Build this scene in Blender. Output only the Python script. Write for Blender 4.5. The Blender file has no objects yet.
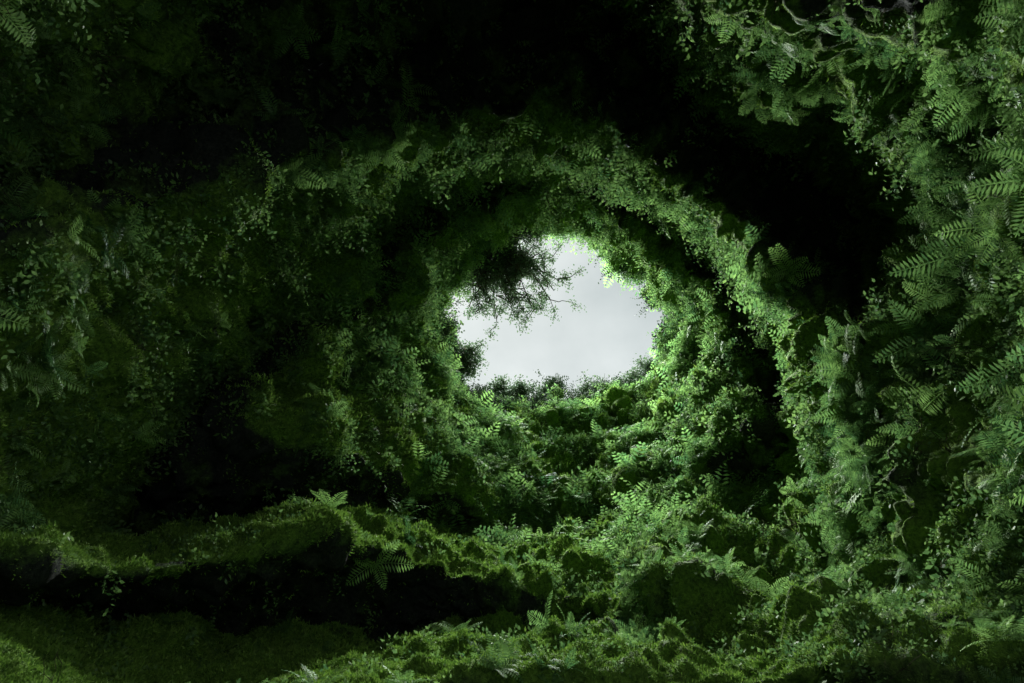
import bpy, math, random, numpy as np
from mathutils import Vector, noise
random.seed(7); rng=np.random.default_rng(7); np.random.seed(3)
sc=bpy.context.scene
E=math.radians(35)
R=np.array([1,0,0.]); F=np.array([0,math.cos(E),math.sin(E)]); U=np.array([0,-math.sin(E),math.cos(E)])
AX=(48/683.,16/683.)
nz=noise.noise
NT=900
th=np.arange(NT)*360.0/NT
def tab(d,sm=5):
    k=sorted(d); v=np.interp(th,k,[d[a] for a in k],period=360)
    n=int(sm*NT/360)
    w=np.hanning(2*n+3); w/=w.sum()
    return np.convolve(np.concatenate([v[-n-1:],v,v[:n+1]]),w,'valid')
H=tab({0:114,15:110,30:92,60:88,90:104,100:102,120:98,150:118,180:112,200:108,221:112,240:82,270:64,300:76,330:92,345:106},2)
a=np.radians(th); ca,sa=np.cos(a),np.sin(a)
def angn(fr,am,sd): return np.array([nz(Vector((ca[j]*fr,sa[j]*fr,sd)))*am for j in range(NT)])
H=H+angn(3,12,1)+angn(9,18,2)
DH=tab({0:39,90:40,180:39,270:37})
T1=tab({0:165,30:135,60:125,90:132,120:138,150:160,172:175,184:240,192:320,197:335,202:305,207:265,215:232,222:218,235:204,253:196,275:190,300:190,320:205,335:208,348:195},3)
D1=tab({0:27,30:30,90:31,120:30,150:26,180:21,190:15,197:13,207:14.5,218:17,235:21,270:25,300:25,330:21})
K1=tab({0:.8,30:.9,60:.7,90:.4,120:.7,145:1.0,165:.5,185:.6,197:1,215:1.1,235:.8,255:.3,275:.1,300:.15,318:.8,335:1.1,350:1})
T2=tab({0:262,17:222,42:190,65:193,93:213,124:236,140:280,156:350,166:470,174:620,188:680,200:620,204:570,208:525,212:440,218:342,226:300,235:276,245:266,258:264,272:275,300:320,324:400,331:365,345:305},3)
D2=tab({0:15,17:18,42:20,93:19,124:17,140:14,156:11.5,173:7.5,188:7,204:7.5,212:9.2,218:11,226:12.5,243:14.5,272:15,300:13,331:12,345:13})
K2=tab({0:.35,17:1.2,30:1.4,45:1.1,55:1.3,68:1.8,93:1.4,124:1.1,156:.8,180:.4,204:.8,218:1.1,243:1,262:.6,285:.25,310:.05,345:.05})
T3=tab({0:620,30:620,60:600,90:580,120:620,150:680,180:740,200:740,208:720,220:640,233:500,245:410,255:365,275:352,293:380,310:440,326:570,345:640})
D3=tab({0:6.5,90:6.5,180:5.5,208:5.3,220:5.6,240:7,255:8,293:8.5,326:7,345:6.5})
K3=tab({0:.3,90:.2,180:.3,220:.5,255:.7,293:.9,326:.8})
MF=tab({0:.35,30:.3,45:.15,70:.15,90:.4,180:.5,270:.4,330:.4})
MD=tab({0:.5,45:.5,70:.5,90:.5,180:.5,270:.5,330:.5})
T1=T1*(1+angn(5,.10,3)+angn(12,.07,4)); T2=T2*(1+angn(5,.06,5)+angn(13,.05,6)); T3=T3*(1+angn(4,.05,7))
def P(rho,d):
    r=rho/683.*d
    return np.stack([AX[0]*d+ca*r, AX[1]*d+sa*r, d+0*r],1)
def PR(r,d): return np.stack([AX[0]*d+ca*r, AX[1]*d+sa*r, d+0*r*ca],1)
def world(p): return p[...,0:1]*R+p[...,1:2]*U+p[...,2:3]*F
T1=np.maximum(T1,H+14)
fl=np.clip(np.minimum((th-188)/6,(268-th)/8),0,1)
R1=T1*(1+.34*K1)*(1-fl)+fl*tab({180:300,190:340,197:430,204:500,208:465,212:375,218:300,226:264,235:246,245:232,255:216,265:205},2)*(1+angn(11,.05,14)); DR1=D1+1.0*K1
R1=np.maximum(R1,T1+3)
T2=np.maximum(T2,R1+20)
R2=T2*(1+.36*K2)*(1-fl)+fl*tab({180:760,190:740,200:700,206:640,211:550,220:468,233:385,250:325,262:305},2)*(1+angn(9,.04,15)); DR2=D2+1.0*K2
R2=np.maximum(R2,T2+4)
T3=np.maximum(T3,R2+34)
M=R2+(T3-R2)*MF; DM=DR2+(D3-DR2)*MD
R3=T3*(1+.25*K3); DR3=D3+.4*K3
rim=world(P(H,DH))
rad=world(np.stack([ca,sa,0*ca],1)); radh=rad.copy(); radh[:,2]=0
topside=np.clip(sa*3,0,1)[:,None]  # hill cut short on this side so sky light reaches the added roof gap
nodes=[rim+radh*(70*(1-topside)+8*topside)+np.array([0,0,3.]), rim+radh*(14*(1-topside)+6*topside)+np.array([0,0,.2]), rim+radh*2.5+np.array([0,0,.4]), rim,
 world(P(T1,D1)),world(P(R1,DR1)),world(P(T2,D2)),world(P(R2,DR2)),world(P(M,DM)),world(P(T3,D3)),world(P(R3,DR3)),
 world(PR(np.full(NT,6.4),np.full(NT,1.5))),world(PR(np.full(NT,6.4),np.full(NT,-4.))),world(PR(np.full(NT,.3),np.full(NT,-7.)))]
cnt=[8,12,14,85,36,110,42,60,85,32,34,12,10]
segg=[.2,.3,.3,1,.15,1,.10,.8,1,.6,.9,0,0]  # low step-face values: less moss, plus bare dark rock painted in for shade
rows=[];g=[];seg=[]
for i,c in enumerate(cnt):
    for j in range(c):
        t=j/c
        rows.append(nodes[i]*(1-t)+nodes[i+1]*t); g.append(segg[i]*(min(1,.3+t*6) if i==3 else 1)); seg.append(i)
rows.append(nodes[-1]); g.append(0); seg.append(12)
V=np.array(rows); g=np.array(g,float); seg=np.array(seg); NS=len(V)
k=np.array([1,3,5,6,5,3,1.]);k/=k.sum()
for it in range(4):
    pad=np.concatenate([V[:1]]*3+[V]+[V[-1:]]*3,0)
    V=sum(w*pad[i:i+NS] for i,w in enumerate(k))
g=np.convolve(np.pad(g,3,mode='edge'),np.ones(7)/7,'valid')
def normals(V):
    dt=np.roll(V,-1,1)-np.roll(V,1,1); ds=np.gradient(V,axis=0)
    n=np.cross(dt,ds); l=np.linalg.norm(n,axis=2,keepdims=True); return n/np.maximum(l,1e-9), l[...,0]*.5
N,_=normals(V)
# sides of the shaft must face its axis
sel5=(seg==5); dv=(V[sel5]@F)[...,None]; axp=dv*(F+AX[0]*R+AX[1]*U)
m5=((axp-V[sel5])*N[sel5]).sum(-1).mean(); sgn=1 if m5>=0 else -1
print("NORMAL SIGN",sgn,m5)
N*=sgn
Nd=N.copy()
for it in range(5):
    pad=np.concatenate([Nd[:1]]*3+[Nd]+[Nd[-1:]]*3,0); Nd=sum(w*pad[i:i+NS] for i,w in enumerate(k))
    Nd=(np.roll(Nd,3,1)+np.roll(Nd,-3,1)+Nd*2)/4
Nd/=np.maximum(np.linalg.norm(Nd,axis=2,keepdims=True),1e-6)
disp=np.zeros((NS,NT)); dep=(V@F)
amp=np.interp(np.arange(NS),[0,30,36,60,NS-30,NS],[.4,.3,.5,1,1,.3])
floor=np.exp(-((th-238)/46.)**2); left=np.exp(-((th-170)/28.)**2)
sq=math.sqrt
for i in range(NS):
    for j in range(NT):
        p=Vector(V[i,j]); q=Vector((ca[j]*3.2,sa[j]*3.2,dep[i,j]*.8)); f=floor[j]
        w_=nz(p*.45)
        n0=nz(q+p*.15); s=1-2*sq(n0*n0+.06)
        b=nz(p*1.05); c=nz(p*2.4)
        disp[i,j]=amp[i]*((.32+.12*left[j])*(1-.4*f)*s-.9*w_*(1-.6*f)+.5*(2*sq(b*b+.02)-.55)*(1-.55*f)+.30*(2*sq(c*c+.01)-.4)*(1-.4*f)+.12*nz(p*5.3)*(1-.3*f)+.05*nz(p*11))-.02*amp[i]
near=np.clip(dep/14,.4,1.05)
V=V+Nd*(disp*near)[...,None]
N,A=normals(V); N*=sgn
def mat(name):
    m=bpy.data.materials.new(name); m.use_nodes=True; m.node_tree.nodes.clear(); return m,m.node_tree.nodes,m.node_tree.links
def rockmat():
    m,n,l=mat("mossy_basalt")
    out=n.new("ShaderNodeOutputMaterial"); b=n.new("ShaderNodeBsdfPrincipled"); l.new(b.outputs[0],out.inputs[0])
    tc=n.new("ShaderNodeTexCoord")
    n1=n.new("ShaderNodeTexNoise"); n1.inputs['Scale'].default_value=.8; n1.inputs['Detail'].default_value=7; n1.inputs['Roughness'].default_value=.65
    n2=n.new("ShaderNodeTexNoise"); n2.inputs['Scale'].default_value=13; n2.inputs['Detail'].default_value=5; n2.inputs['Roughness'].default_value=.8
    for q in (n1,n2): l.new(tc.outputs['Object'],q.inputs['Vector'])
    at=n.new("ShaderNodeAttribute"); at.attribute_name="growth_shade"  # moss cover; low values also paint recess shade as dark rock
    ad=n.new("ShaderNodeMath"); ad.operation='MULTIPLY_ADD'; l.new(at.outputs['Fac'],ad.inputs[0]); ad.inputs[1].default_value=.34; l.new(n1.outputs[0],ad.inputs[2])
    r1=n.new("ShaderNodeValToRGB"); r1.color_ramp.elements[0].position=.58; r1.color_ramp.elements[1].position=.75
    l.new(ad.outputs[0],r1.inputs[0])
    moss=n.new("ShaderNodeValToRGB"); e=moss.color_ramp.elements
    e[0].position=.34; e[0].color=(.028,.065,.014,1); e[1].position=.66; e[1].color=(.17,.31,.045,1)
    l.new(n2.outputs[0],moss.inputs[0])
    rock=n.new("ShaderNodeValToRGB"); e=rock.color_ramp.elements
    e[0].position=.35; e[0].color=(.006,.012,.010,1); e[1].position=.7; e[1].color=(.045,.05,.043,1)
    l.new(n2.outputs[0],rock.inputs[0])
    mx=n.new("ShaderNodeMix"); mx.data_type='RGBA'
    l.new(r1.outputs[0],mx.inputs[0]); l.new(rock.outputs[0],mx.inputs[6]); l.new(moss.outputs[0],mx.inputs[7]); l.new(mx.outputs[2],b.inputs['Base Color'])
    b.inputs['Roughness'].default_value=.95; b.inputs['Specular IOR Level'].default_value=.1
    bp=n.new("ShaderNodeBump"); bp.inputs['Strength'].default_value=1; bp.inputs['Distance'].default_value=.10
    l.new(n2.outputs[0],bp.inputs['Height']); l.new(bp.outputs[0],b.inputs['Normal'])
    return m
def leafmat(name,c1,c2,tr=.35):
    m,n,l=mat(name)
    out=n.new("ShaderNodeOutputMaterial"); oi=n.new("ShaderNodeAttribute"); oi.attribute_name="tone"
    r=n.new("ShaderNodeValToRGB"); e=r.color_ramp.elements; e[0].color=(*c1,1); e[1].color=(*c2,1)
    l.new(oi.outputs['Fac'],r.inputs[0])
    d=n.new("ShaderNodeBsdfDiffuse"); t=n.new("ShaderNodeBsdfTranslucent"); mx=n.new("ShaderNodeMixShader"); mx.inputs[0].default_value=tr
    gl=n.new("ShaderNodeBsdfGlossy"); gl.inputs['Roughness'].default_value=.5; m2=n.new("ShaderNodeMixShader"); m2.inputs[0].default_value=.02
    l.new(r.outputs[0],d.inputs[0]); l.new(r.outputs[0],t.inputs[0])
    l.new(d.outputs[0],mx.inputs[1]); l.new(t.outputs[0],mx.inputs[2]); l.new(mx.outputs[0],m2.inputs[1]); l.new(gl.outputs[0],m2.inputs[2]); l.new(m2.outputs[0],out.inputs[0])
    return m
MR=rockmat()
MFN=leafmat("fern_leaf",(.045,.12,.04),(.18,.32,.085))
ML=leafmat("broad_leaf",(.04,.10,.035),(.15,.26,.07))
MM=leafmat("moss_blade",(.055,.13,.022),(.21,.35,.055),.2)
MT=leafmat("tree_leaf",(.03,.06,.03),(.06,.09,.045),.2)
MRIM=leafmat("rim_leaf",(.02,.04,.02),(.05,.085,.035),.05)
mw,n,l=mat("bark"); o=n.new("ShaderNodeOutputMaterial"); b=n.new("ShaderNodeBsdfDiffuse"); nn=n.new("ShaderNodeTexNoise"); nn.inputs['Scale'].default_value=14
rr=n.new("ShaderNodeValToRGB"); rr.color_ramp.elements[0].color=(.02,.017,.012,1); rr.color_ramp.elements[1].color=(.07,.06,.045,1)
l.new(nn.outputs[0],rr.inputs[0]); l.new(rr.outputs[0],b.inputs[0]); l.new(b.outputs[0],o.inputs[0])
def fastmesh(name,verts,faces,mats,smooth=False,tone=None):
    me=bpy.data.meshes.new(name); faces=np.asarray(faces,dtype=np.int32); verts=np.asarray(verts,dtype=np.float32)
    nf,kk=faces.shape
    me.vertices.add(len(verts)); me.vertices.foreach_set('co',verts.ravel())
    me.loops.add(nf*kk); me.loops.foreach_set('vertex_index',faces.ravel())
    me.polygons.add(nf); me.polygons.foreach_set('loop_start',np.arange(nf,dtype=np.int32)*kk)
    me.update(calc_edges=True)
    if smooth: me.polygons.foreach_set('use_smooth',np.ones(nf,bool))
    if tone is not None: me.attributes.new('tone','FLOAT','POINT').data.foreach_set('value',np.asarray(tone,np.float32))
    for m in mats: me.materials.append(m)
    ob=bpy.data.objects.new(name,me); sc.collection.objects.link(ob); return ob
cx=(V@R)/np.maximum(dep,.5); cy=(V@U)/np.maximum(dep,.5)
ii,jj=np.meshgrid(np.arange(NS-1),np.arange(NT),indexing='ij')
# unseen gap added in the roof to let fill light onto near ledges
fillgap=(dep<7.0)&(dep>-5.5)&(sa[None,:]>.12)&(seg[:,None]>5)&((np.abs(cx)>1.2)|(cy>.78)|(dep<3))&((V@R)>-2)
fillgap=fillgap[:-1]
ii=ii[~fillgap]; jj=jj[~fillgap]; j2=(jj+1)%NT
faces=np.stack([ii*NT+jj,ii*NT+j2,(ii+1)*NT+j2,(ii+1)*NT+jj],-1)
cave=fastmesh("cave_wall",V.reshape(-1,3),faces,[MR],smooth=True)
at=cave.data.attributes.new("growth_shade",'FLOAT','POINT')
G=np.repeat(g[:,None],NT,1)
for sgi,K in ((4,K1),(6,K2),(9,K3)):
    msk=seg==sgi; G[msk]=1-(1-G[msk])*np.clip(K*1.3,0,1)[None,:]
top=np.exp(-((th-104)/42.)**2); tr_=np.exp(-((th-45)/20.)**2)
G[seg==7]*=(1-.85*top)[None,:]; G[seg==8]*=((1-.8*top)*(1-.4*tr_))[None,:]; G[seg==9]*=(1-.4*tr_)[None,:]  # roof shade put into the colour: thinner moss, more dark rock overhead
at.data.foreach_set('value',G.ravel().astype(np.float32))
def unit(v): return v/np.maximum(np.linalg.norm(v,axis=-1,keepdims=True),1e-9)
def fern_t(nf,npair,w,stem=True):
    Q=[]
    for q in range(nf):
        az=q*6.283/nf+random.uniform(-.4,.4); L=random.uniform(.7,1.1); tilt=random.uniform(.5,1.2); droop=random.uniform(.7,1.8)
        d=np.array([math.cos(az),math.sin(az),0]); s=np.array([-math.sin(az),math.cos(az),0]); up=np.array([0,0,1.]); p=np.zeros(3); step=L/npair
        for i in range(npair):
            t=i/npair; ang=tilt-droop*t; dr=d*math.cos(ang)+up*math.sin(ang); nr=-d*math.sin(ang)+up*math.cos(ang)
            ll=w*L*(math.sin(math.pi*min(1,t*.86+.15))**.8)+.01
            for sg in (-1,1):
                tip=p+(s*sg*.92+dr*.38-nr*.15)*ll+np.random.normal(0,.01*L,3)
                Q.append([p,(p+tip)/2-dr*step*.28,tip,(p+tip)/2+dr*step*.42])
            if stem: Q.append([p-s*.008,p+s*.008,p+dr*step+s*.006,p+dr*step-s*.006])
            p=p+dr*step
    return np.array(Q)
def leafq(p,dr,L,W):
    dr=unit(dr); s=unit(np.cross(dr,np.random.normal(0,1,3))); nn=np.cross(dr,s)
    return [p,p+dr*L*.45+s*W+nn*L*.06,p+dr*L,p+dr*L*.45-s*W+nn*L*.06]
def leafy_t(nl):
    Q=[]
    for q in range(nl):
        d=np.random.normal(0,1,3); d[2]=abs(d[2])+.2; d=unit(d); p=d*random.uniform(.1,.62)*np.array([1,1,.8])
        Q.append(leafq(p,d+np.random.normal(0,.6,3),random.uniform(.12,.24),random.uniform(.04,.075)))
    return np.array(Q)
def trail_t():
    Q=[]
    for q in range(4):
        p=np.random.normal(0,.15,3)*[1,1,0]; L=random.uniform(.6,1.4); n_=int(L*8); dx,dy=np.random.normal(0,.25,2)
        for t in range(n_):
            p=p+np.array([dx*.07,dy*.07,L/n_])+np.random.normal(0,.01,3); Q.append(leafq(p,np.array([random.gauss(0,1),random.gauss(0,1),.4]),random.uniform(.1,.2),.045))
    return np.array(Q)
def twig_t():
    Q=[]
    for q in range(9):
        p=np.zeros(3); d=np.random.normal(0,1,3); d[2]=abs(d[2]); d=unit(d)
        for t in range(5):
            nx=p+d*.16; s=unit(np.cross(d,[.3,.5,.8]))*.006; Q.append([p-s,p+s,nx+s*.7,nx-s*.7]); p=nx; d=unit(d+np.random.normal(0,.4,3))
    return np.array(Q)
up=np.array([0,0,1.])
def place(npts,wmap,smin,smax,upf,nf,rnd,szfn,off=0.):
    w=(A*wmap).ravel().copy(); w/=w.sum(); idx=rng.choice(len(w),npts,p=w)
    Vf=V.reshape(-1,3); p=Vf[idx]; nn=N.reshape(-1,3)[idx]
    td=np.roll(V,-1,1).reshape(-1,3)[idx]-p; sd=Vf[np.minimum(idx+NT,len(Vf)-1)]-p
    p=p+td*rng.random((npts,1))+sd*rng.random((npts,1))+nn*off
    z=unit(nn*nf+up*upf+rng.normal(0,rnd,(npts,3))); x=unit(np.cross(z,rng.normal(0,1,(npts,3)))); y=np.cross(z,x)
    d=p@F; s=rng.uniform(smin,smax,npts)*szfn(d)*rng.choice([.7,1,1.25],npts)
    return p,x,y,z,s,d
def build(name,temps,pl,m,sel=None):
    p,x,y,z,s,d=pl; VV=[];TT=[]; kind=rng.integers(0,len(temps),len(p))
    if sel is None: sel=np.ones(len(p),bool)
    for kd,T in enumerate(temps):
        q=np.where((kind==kd)&sel)[0]
        if len(q)==0: continue
        B=np.stack([x[q],y[q],z[q]],1)*s[q,None,None]
        t=T.reshape(-1,3); VV.append((p[q,None,:]+np.einsum('vk,nkc->nvc',t,B)).reshape(-1,3))
        tone=np.clip(rng.normal(.45,.2,(len(q),1))+rng.normal(0,.13,(len(q),len(T))),0,1); TT.append(np.repeat(tone.ravel(),4))
    if not VV: return
    VV=np.concatenate(VV); return fastmesh(name,VV,np.arange(len(VV)).reshape(-1,4),[m],tone=np.concatenate(TT))
inview=((np.abs(cx)<.95)&(np.abs(cy)<.64)&(dep>2)).astype(float)
patch=np.zeros((NS,NT)); patch2=np.zeros((NS,NT)); patch3=np.zeros((NS,NT))
for i in range(NS):
    for j in range(0,NT,3):
        q=Vector(V[i,j]); patch[i,j:j+3]=nz(q*.6+Vector((9,9,9))); patch2[i,j:j+3]=nz(q*.4+Vector((3,8,1))); patch3[i,j:j+3]=nz(q*.9+Vector((1,4,6)))
pm=np.clip(.45+patch*2.4,0.02,1.6); pf=np.clip(.35+patch2*2.8,.02,1.8); ps=np.clip(.7+patch3*2.2,.1,1.3)
segm=np.isin(seg,[3,4,5,6,7,8,9,10])[:,None]*(np.arange(NS)>40)[:,None]
W=inview*segm*G
px=1/np.maximum(dep,4.)**1.3; px/=px.max()
notfloor=1-.8*np.exp(-((th-255)/42.)**2)[None,:]
floorn=np.exp(-((th-230)/44.)**2)[None,:]*np.clip((24-dep)/6,0,1)
floorn=np.maximum(floorn,.8*(dep<11)*np.exp(-((th-265)/38.)**2)[None,:])
rt=(np.exp(-(((th+180)%360-180-6)/19.)**2)[None,:]*(dep<14.5)*(dep>6))
upward=np.clip(N[...,2]+.5,0.1,1)
mossT=[]
for v in range(4):
    Q=[]
    for q in range(6):
        x,y=np.random.normal(0,.6,2); b0=np.array([x,y,-.1]); tip=b0+np.array([x*.4+random.gauss(0,.35),y*.4+random.gauss(0,.35),random.uniform(.3,.9)]); s=unit(np.array([random.gauss(0,1),random.gauss(0,1),.01]))*.16
        Q.append([b0-s,b0+s,(b0+tip)/2+s*1.1,tip])
    mossT.append(np.array(Q))
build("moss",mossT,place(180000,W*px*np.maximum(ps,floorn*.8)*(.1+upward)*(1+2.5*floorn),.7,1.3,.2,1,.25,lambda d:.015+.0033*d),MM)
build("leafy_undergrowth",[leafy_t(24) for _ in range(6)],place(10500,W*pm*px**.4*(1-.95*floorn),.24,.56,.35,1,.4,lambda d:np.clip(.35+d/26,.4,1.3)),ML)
fp=place(5000,W*pf*px**.4*(1-.95*floorn),.36,.78,.5,1,.35,lambda d:np.clip(.40+d/32,.42,1.25))
build("fern_growth",[fern_t(5,7,.28,False) for _ in range(5)],fp,MFN,fp[5]>=17)
build("fern",[fern_t(nf,13,.24) for nf in (5,7,6,8)],fp,MFN,fp[5]<17)
build("fern_clump",[fern_t(nf,14,.2) for nf in (5,6,7)],place(30,inview*segm*(floorn*(dep<8.5)*(np.abs(cx+.12)<.4)),.6,1.0,.8,.6,.2,lambda d:.5+0*d,.0),MFN)
build("hanging_fern",[fern_t(nf,15,.2) for nf in (3,4,5)],place(200,inview*segm*rt*np.clip(pf+.2,0,1),.75,1.15,-.25,1,.35,lambda d:.75+0*d,.0),MFN)
build("trailing_vines",[trail_t() for _ in range(5)],place(5000,W*pm*px**.45*notfloor*np.clip(.8-N[...,2],0.05,1),.35,.75,-.9,.7,.35,lambda d:np.clip(.4+d/28,.4,1.3)),ML)
build("dry_twigs",[twig_t() for _ in range(4)],place(900,W*px*notfloor*(1-floorn)*(1.2-.5*G),.4,.9,-.1,1,.5,lambda d:np.clip(.4+d/28,.4,1.3)),mw)
rw=np.zeros((NS,NT)); rw[(seg==2)|(seg==3)&(np.arange(NS)<54)]=1
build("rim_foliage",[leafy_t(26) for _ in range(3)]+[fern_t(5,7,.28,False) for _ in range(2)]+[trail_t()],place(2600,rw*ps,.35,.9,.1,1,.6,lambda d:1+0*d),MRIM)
def pix(x,y,d): return d*(F+R*(x-512)/683.-U*(y-341.5)/683.)
def limb(vs,fs,p0,p1,r0,r1,n=7,wob=.1):
    p0=np.array(p0);p1=np.array(p1); L=np.linalg.norm(p1-p0); pts=[]
    for i in range(n+1):
        t=i/n; pts.append(p0*(1-t)+p1*t+(np.random.normal(0,wob*L/n,3) if 0<i<n else 0))
    base=len(vs)
    for i,p in enumerate(pts):
        d=pts[min(i+1,n)]-pts[max(i-1,0)]; s=unit(np.cross(d,[.2,.3,.9])); u=np.cross(unit(d),s); r=r0+(r1-r0)*i/n
        for q in range(6): vs.append(p+s*r*math.cos(q*1.0472)+u*r*math.sin(q*1.0472))
    for i in range(n):
        for q in range(6): fs.append((base+i*6+q,base+i*6+(q+1)%6,base+(i+1)*6+(q+1)%6,base+(i+1)*6+q))
    return pts
def tree(name,root,centre,size,nl,lf,nb=16,sp=.16):
    root=np.array(root); centre=np.array(centre); vs,fs=[],[]
    mid_=root+(centre-root)*.5+up*.4
    limb(vs,fs,root,mid_,.2,.12); ends=[]
    for b in range(nb):
        d=unit(np.random.normal(0,1,3)); e=centre+d*size*random.uniform(.45,1.0)
        pts=limb(vs,fs,mid_,e,.07,.025,8,.5)
        for k_ in range(7):
            q=pts[random.randint(4,8)]; e2=q+np.random.normal(0,1,3)*size*.2; pp=limb(vs,fs,q,e2,.025,.01,4,.4); ends+=pp[2:]
    ends=np.array(ends); c=ends[rng.integers(0,len(ends),nl)]+rng.normal(0,sp,(nl,3))
    dr=unit(rng.normal(0,1,(nl,3))); s=unit(np.cross(dr,rng.normal(0,1,(nl,3)))); L=(rng.uniform(.7,1.2,(nl,1))*lf)
    Q=np.stack([c,c+dr*L*.45+s*L*.3,c+dr*L,c+dr*L*.45-s*L*.3],1).reshape(-1,3)
    e=bpy.data.objects.new(name,None); sc.collection.objects.link(e)
    w_=fastmesh("branches",vs,fs,[mw]); l_=fastmesh("foliage",Q,np.arange(len(Q)).reshape(-1,4),[MT],tone=np.repeat(rng.random(nl),4)); w_.parent=e; l_.parent=e
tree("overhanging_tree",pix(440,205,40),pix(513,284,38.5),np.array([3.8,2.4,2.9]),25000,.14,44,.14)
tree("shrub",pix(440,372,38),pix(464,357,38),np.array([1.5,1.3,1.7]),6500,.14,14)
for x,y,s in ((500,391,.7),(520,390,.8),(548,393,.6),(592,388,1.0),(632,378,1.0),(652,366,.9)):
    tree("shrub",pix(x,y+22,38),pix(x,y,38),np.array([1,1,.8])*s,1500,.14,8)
to_sun=unit(F*1+R*(-.06)+U*.14)
el=math.asin(to_sun[2]); az=math.atan2(to_sun[0],to_sun[1])
w=bpy.data.worlds.new("World"); sc.world=w; w.use_nodes=True; n=w.node_tree.nodes; l=w.node_tree.links; n.clear()
out=n.new("ShaderNodeOutputWorld"); bg=n.new("ShaderNodeBackground"); sky=n.new("ShaderNodeTexSky"); sky.sky_type='NISHITA'; sky.sun_disc=False
sky.sun_elevation=el; sky.sun_rotation=az
tc=n.new("ShaderNodeTexCoord"); cn=n.new("ShaderNodeTexNoise"); cn.inputs['Scale'].default_value=4.5; cn.inputs['Detail'].default_value=6
l.new(tc.outputs['Generated'],cn.inputs['Vector'])
cr=n.new("ShaderNodeValToRGB"); cr.color_ramp.elements[0].position=.3; cr.color_ramp.elements[0].color=(5.6,6.3,6.3,1); cr.color_ramp.elements[1].position=.68; cr.color_ramp.elements[1].color=(8.6,9.2,9.1,1)
l.new(cn.outputs[0],cr.inputs[0])
mx=n.new("ShaderNodeMix"); mx.data_type='RGBA'; mx.inputs[0].default_value=.95; l.new(sky.outputs[0],mx.inputs[6]); l.new(cr.outputs[0],mx.inputs[7])
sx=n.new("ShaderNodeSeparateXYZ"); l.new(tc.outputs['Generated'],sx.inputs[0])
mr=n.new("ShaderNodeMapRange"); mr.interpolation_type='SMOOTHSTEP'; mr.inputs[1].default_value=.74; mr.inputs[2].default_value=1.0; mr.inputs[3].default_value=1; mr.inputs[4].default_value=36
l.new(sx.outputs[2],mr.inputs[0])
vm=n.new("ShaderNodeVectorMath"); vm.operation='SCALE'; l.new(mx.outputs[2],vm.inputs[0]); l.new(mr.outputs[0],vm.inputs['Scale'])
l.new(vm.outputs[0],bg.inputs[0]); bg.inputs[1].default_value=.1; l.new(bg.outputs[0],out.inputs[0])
sd=bpy.data.lights.new("sun",'SUN'); sd.energy=95; sd.angle=math.radians(42); sd.color=(.98,1,.96)
so=bpy.data.objects.new("sun",sd); sc.collection.objects.link(so)
so.rotation_euler=Vector(to_sun).to_track_quat('Z','Y').to_euler(); so.location=(0,60,60)
cd=bpy.data.cameras.new("camera"); cd.lens=24; cd.sensor_width=36; cd.clip_end=500; cd.clip_start=.05
co=bpy.data.objects.new("camera",cd); sc.collection.objects.link(co); co.rotation_euler=(math.pi/2+E,0,0); sc.camera=co
sc.view_settings.view_transform='Standard'; sc.view_settings.look='None'; sc.view_settings.exposure=0
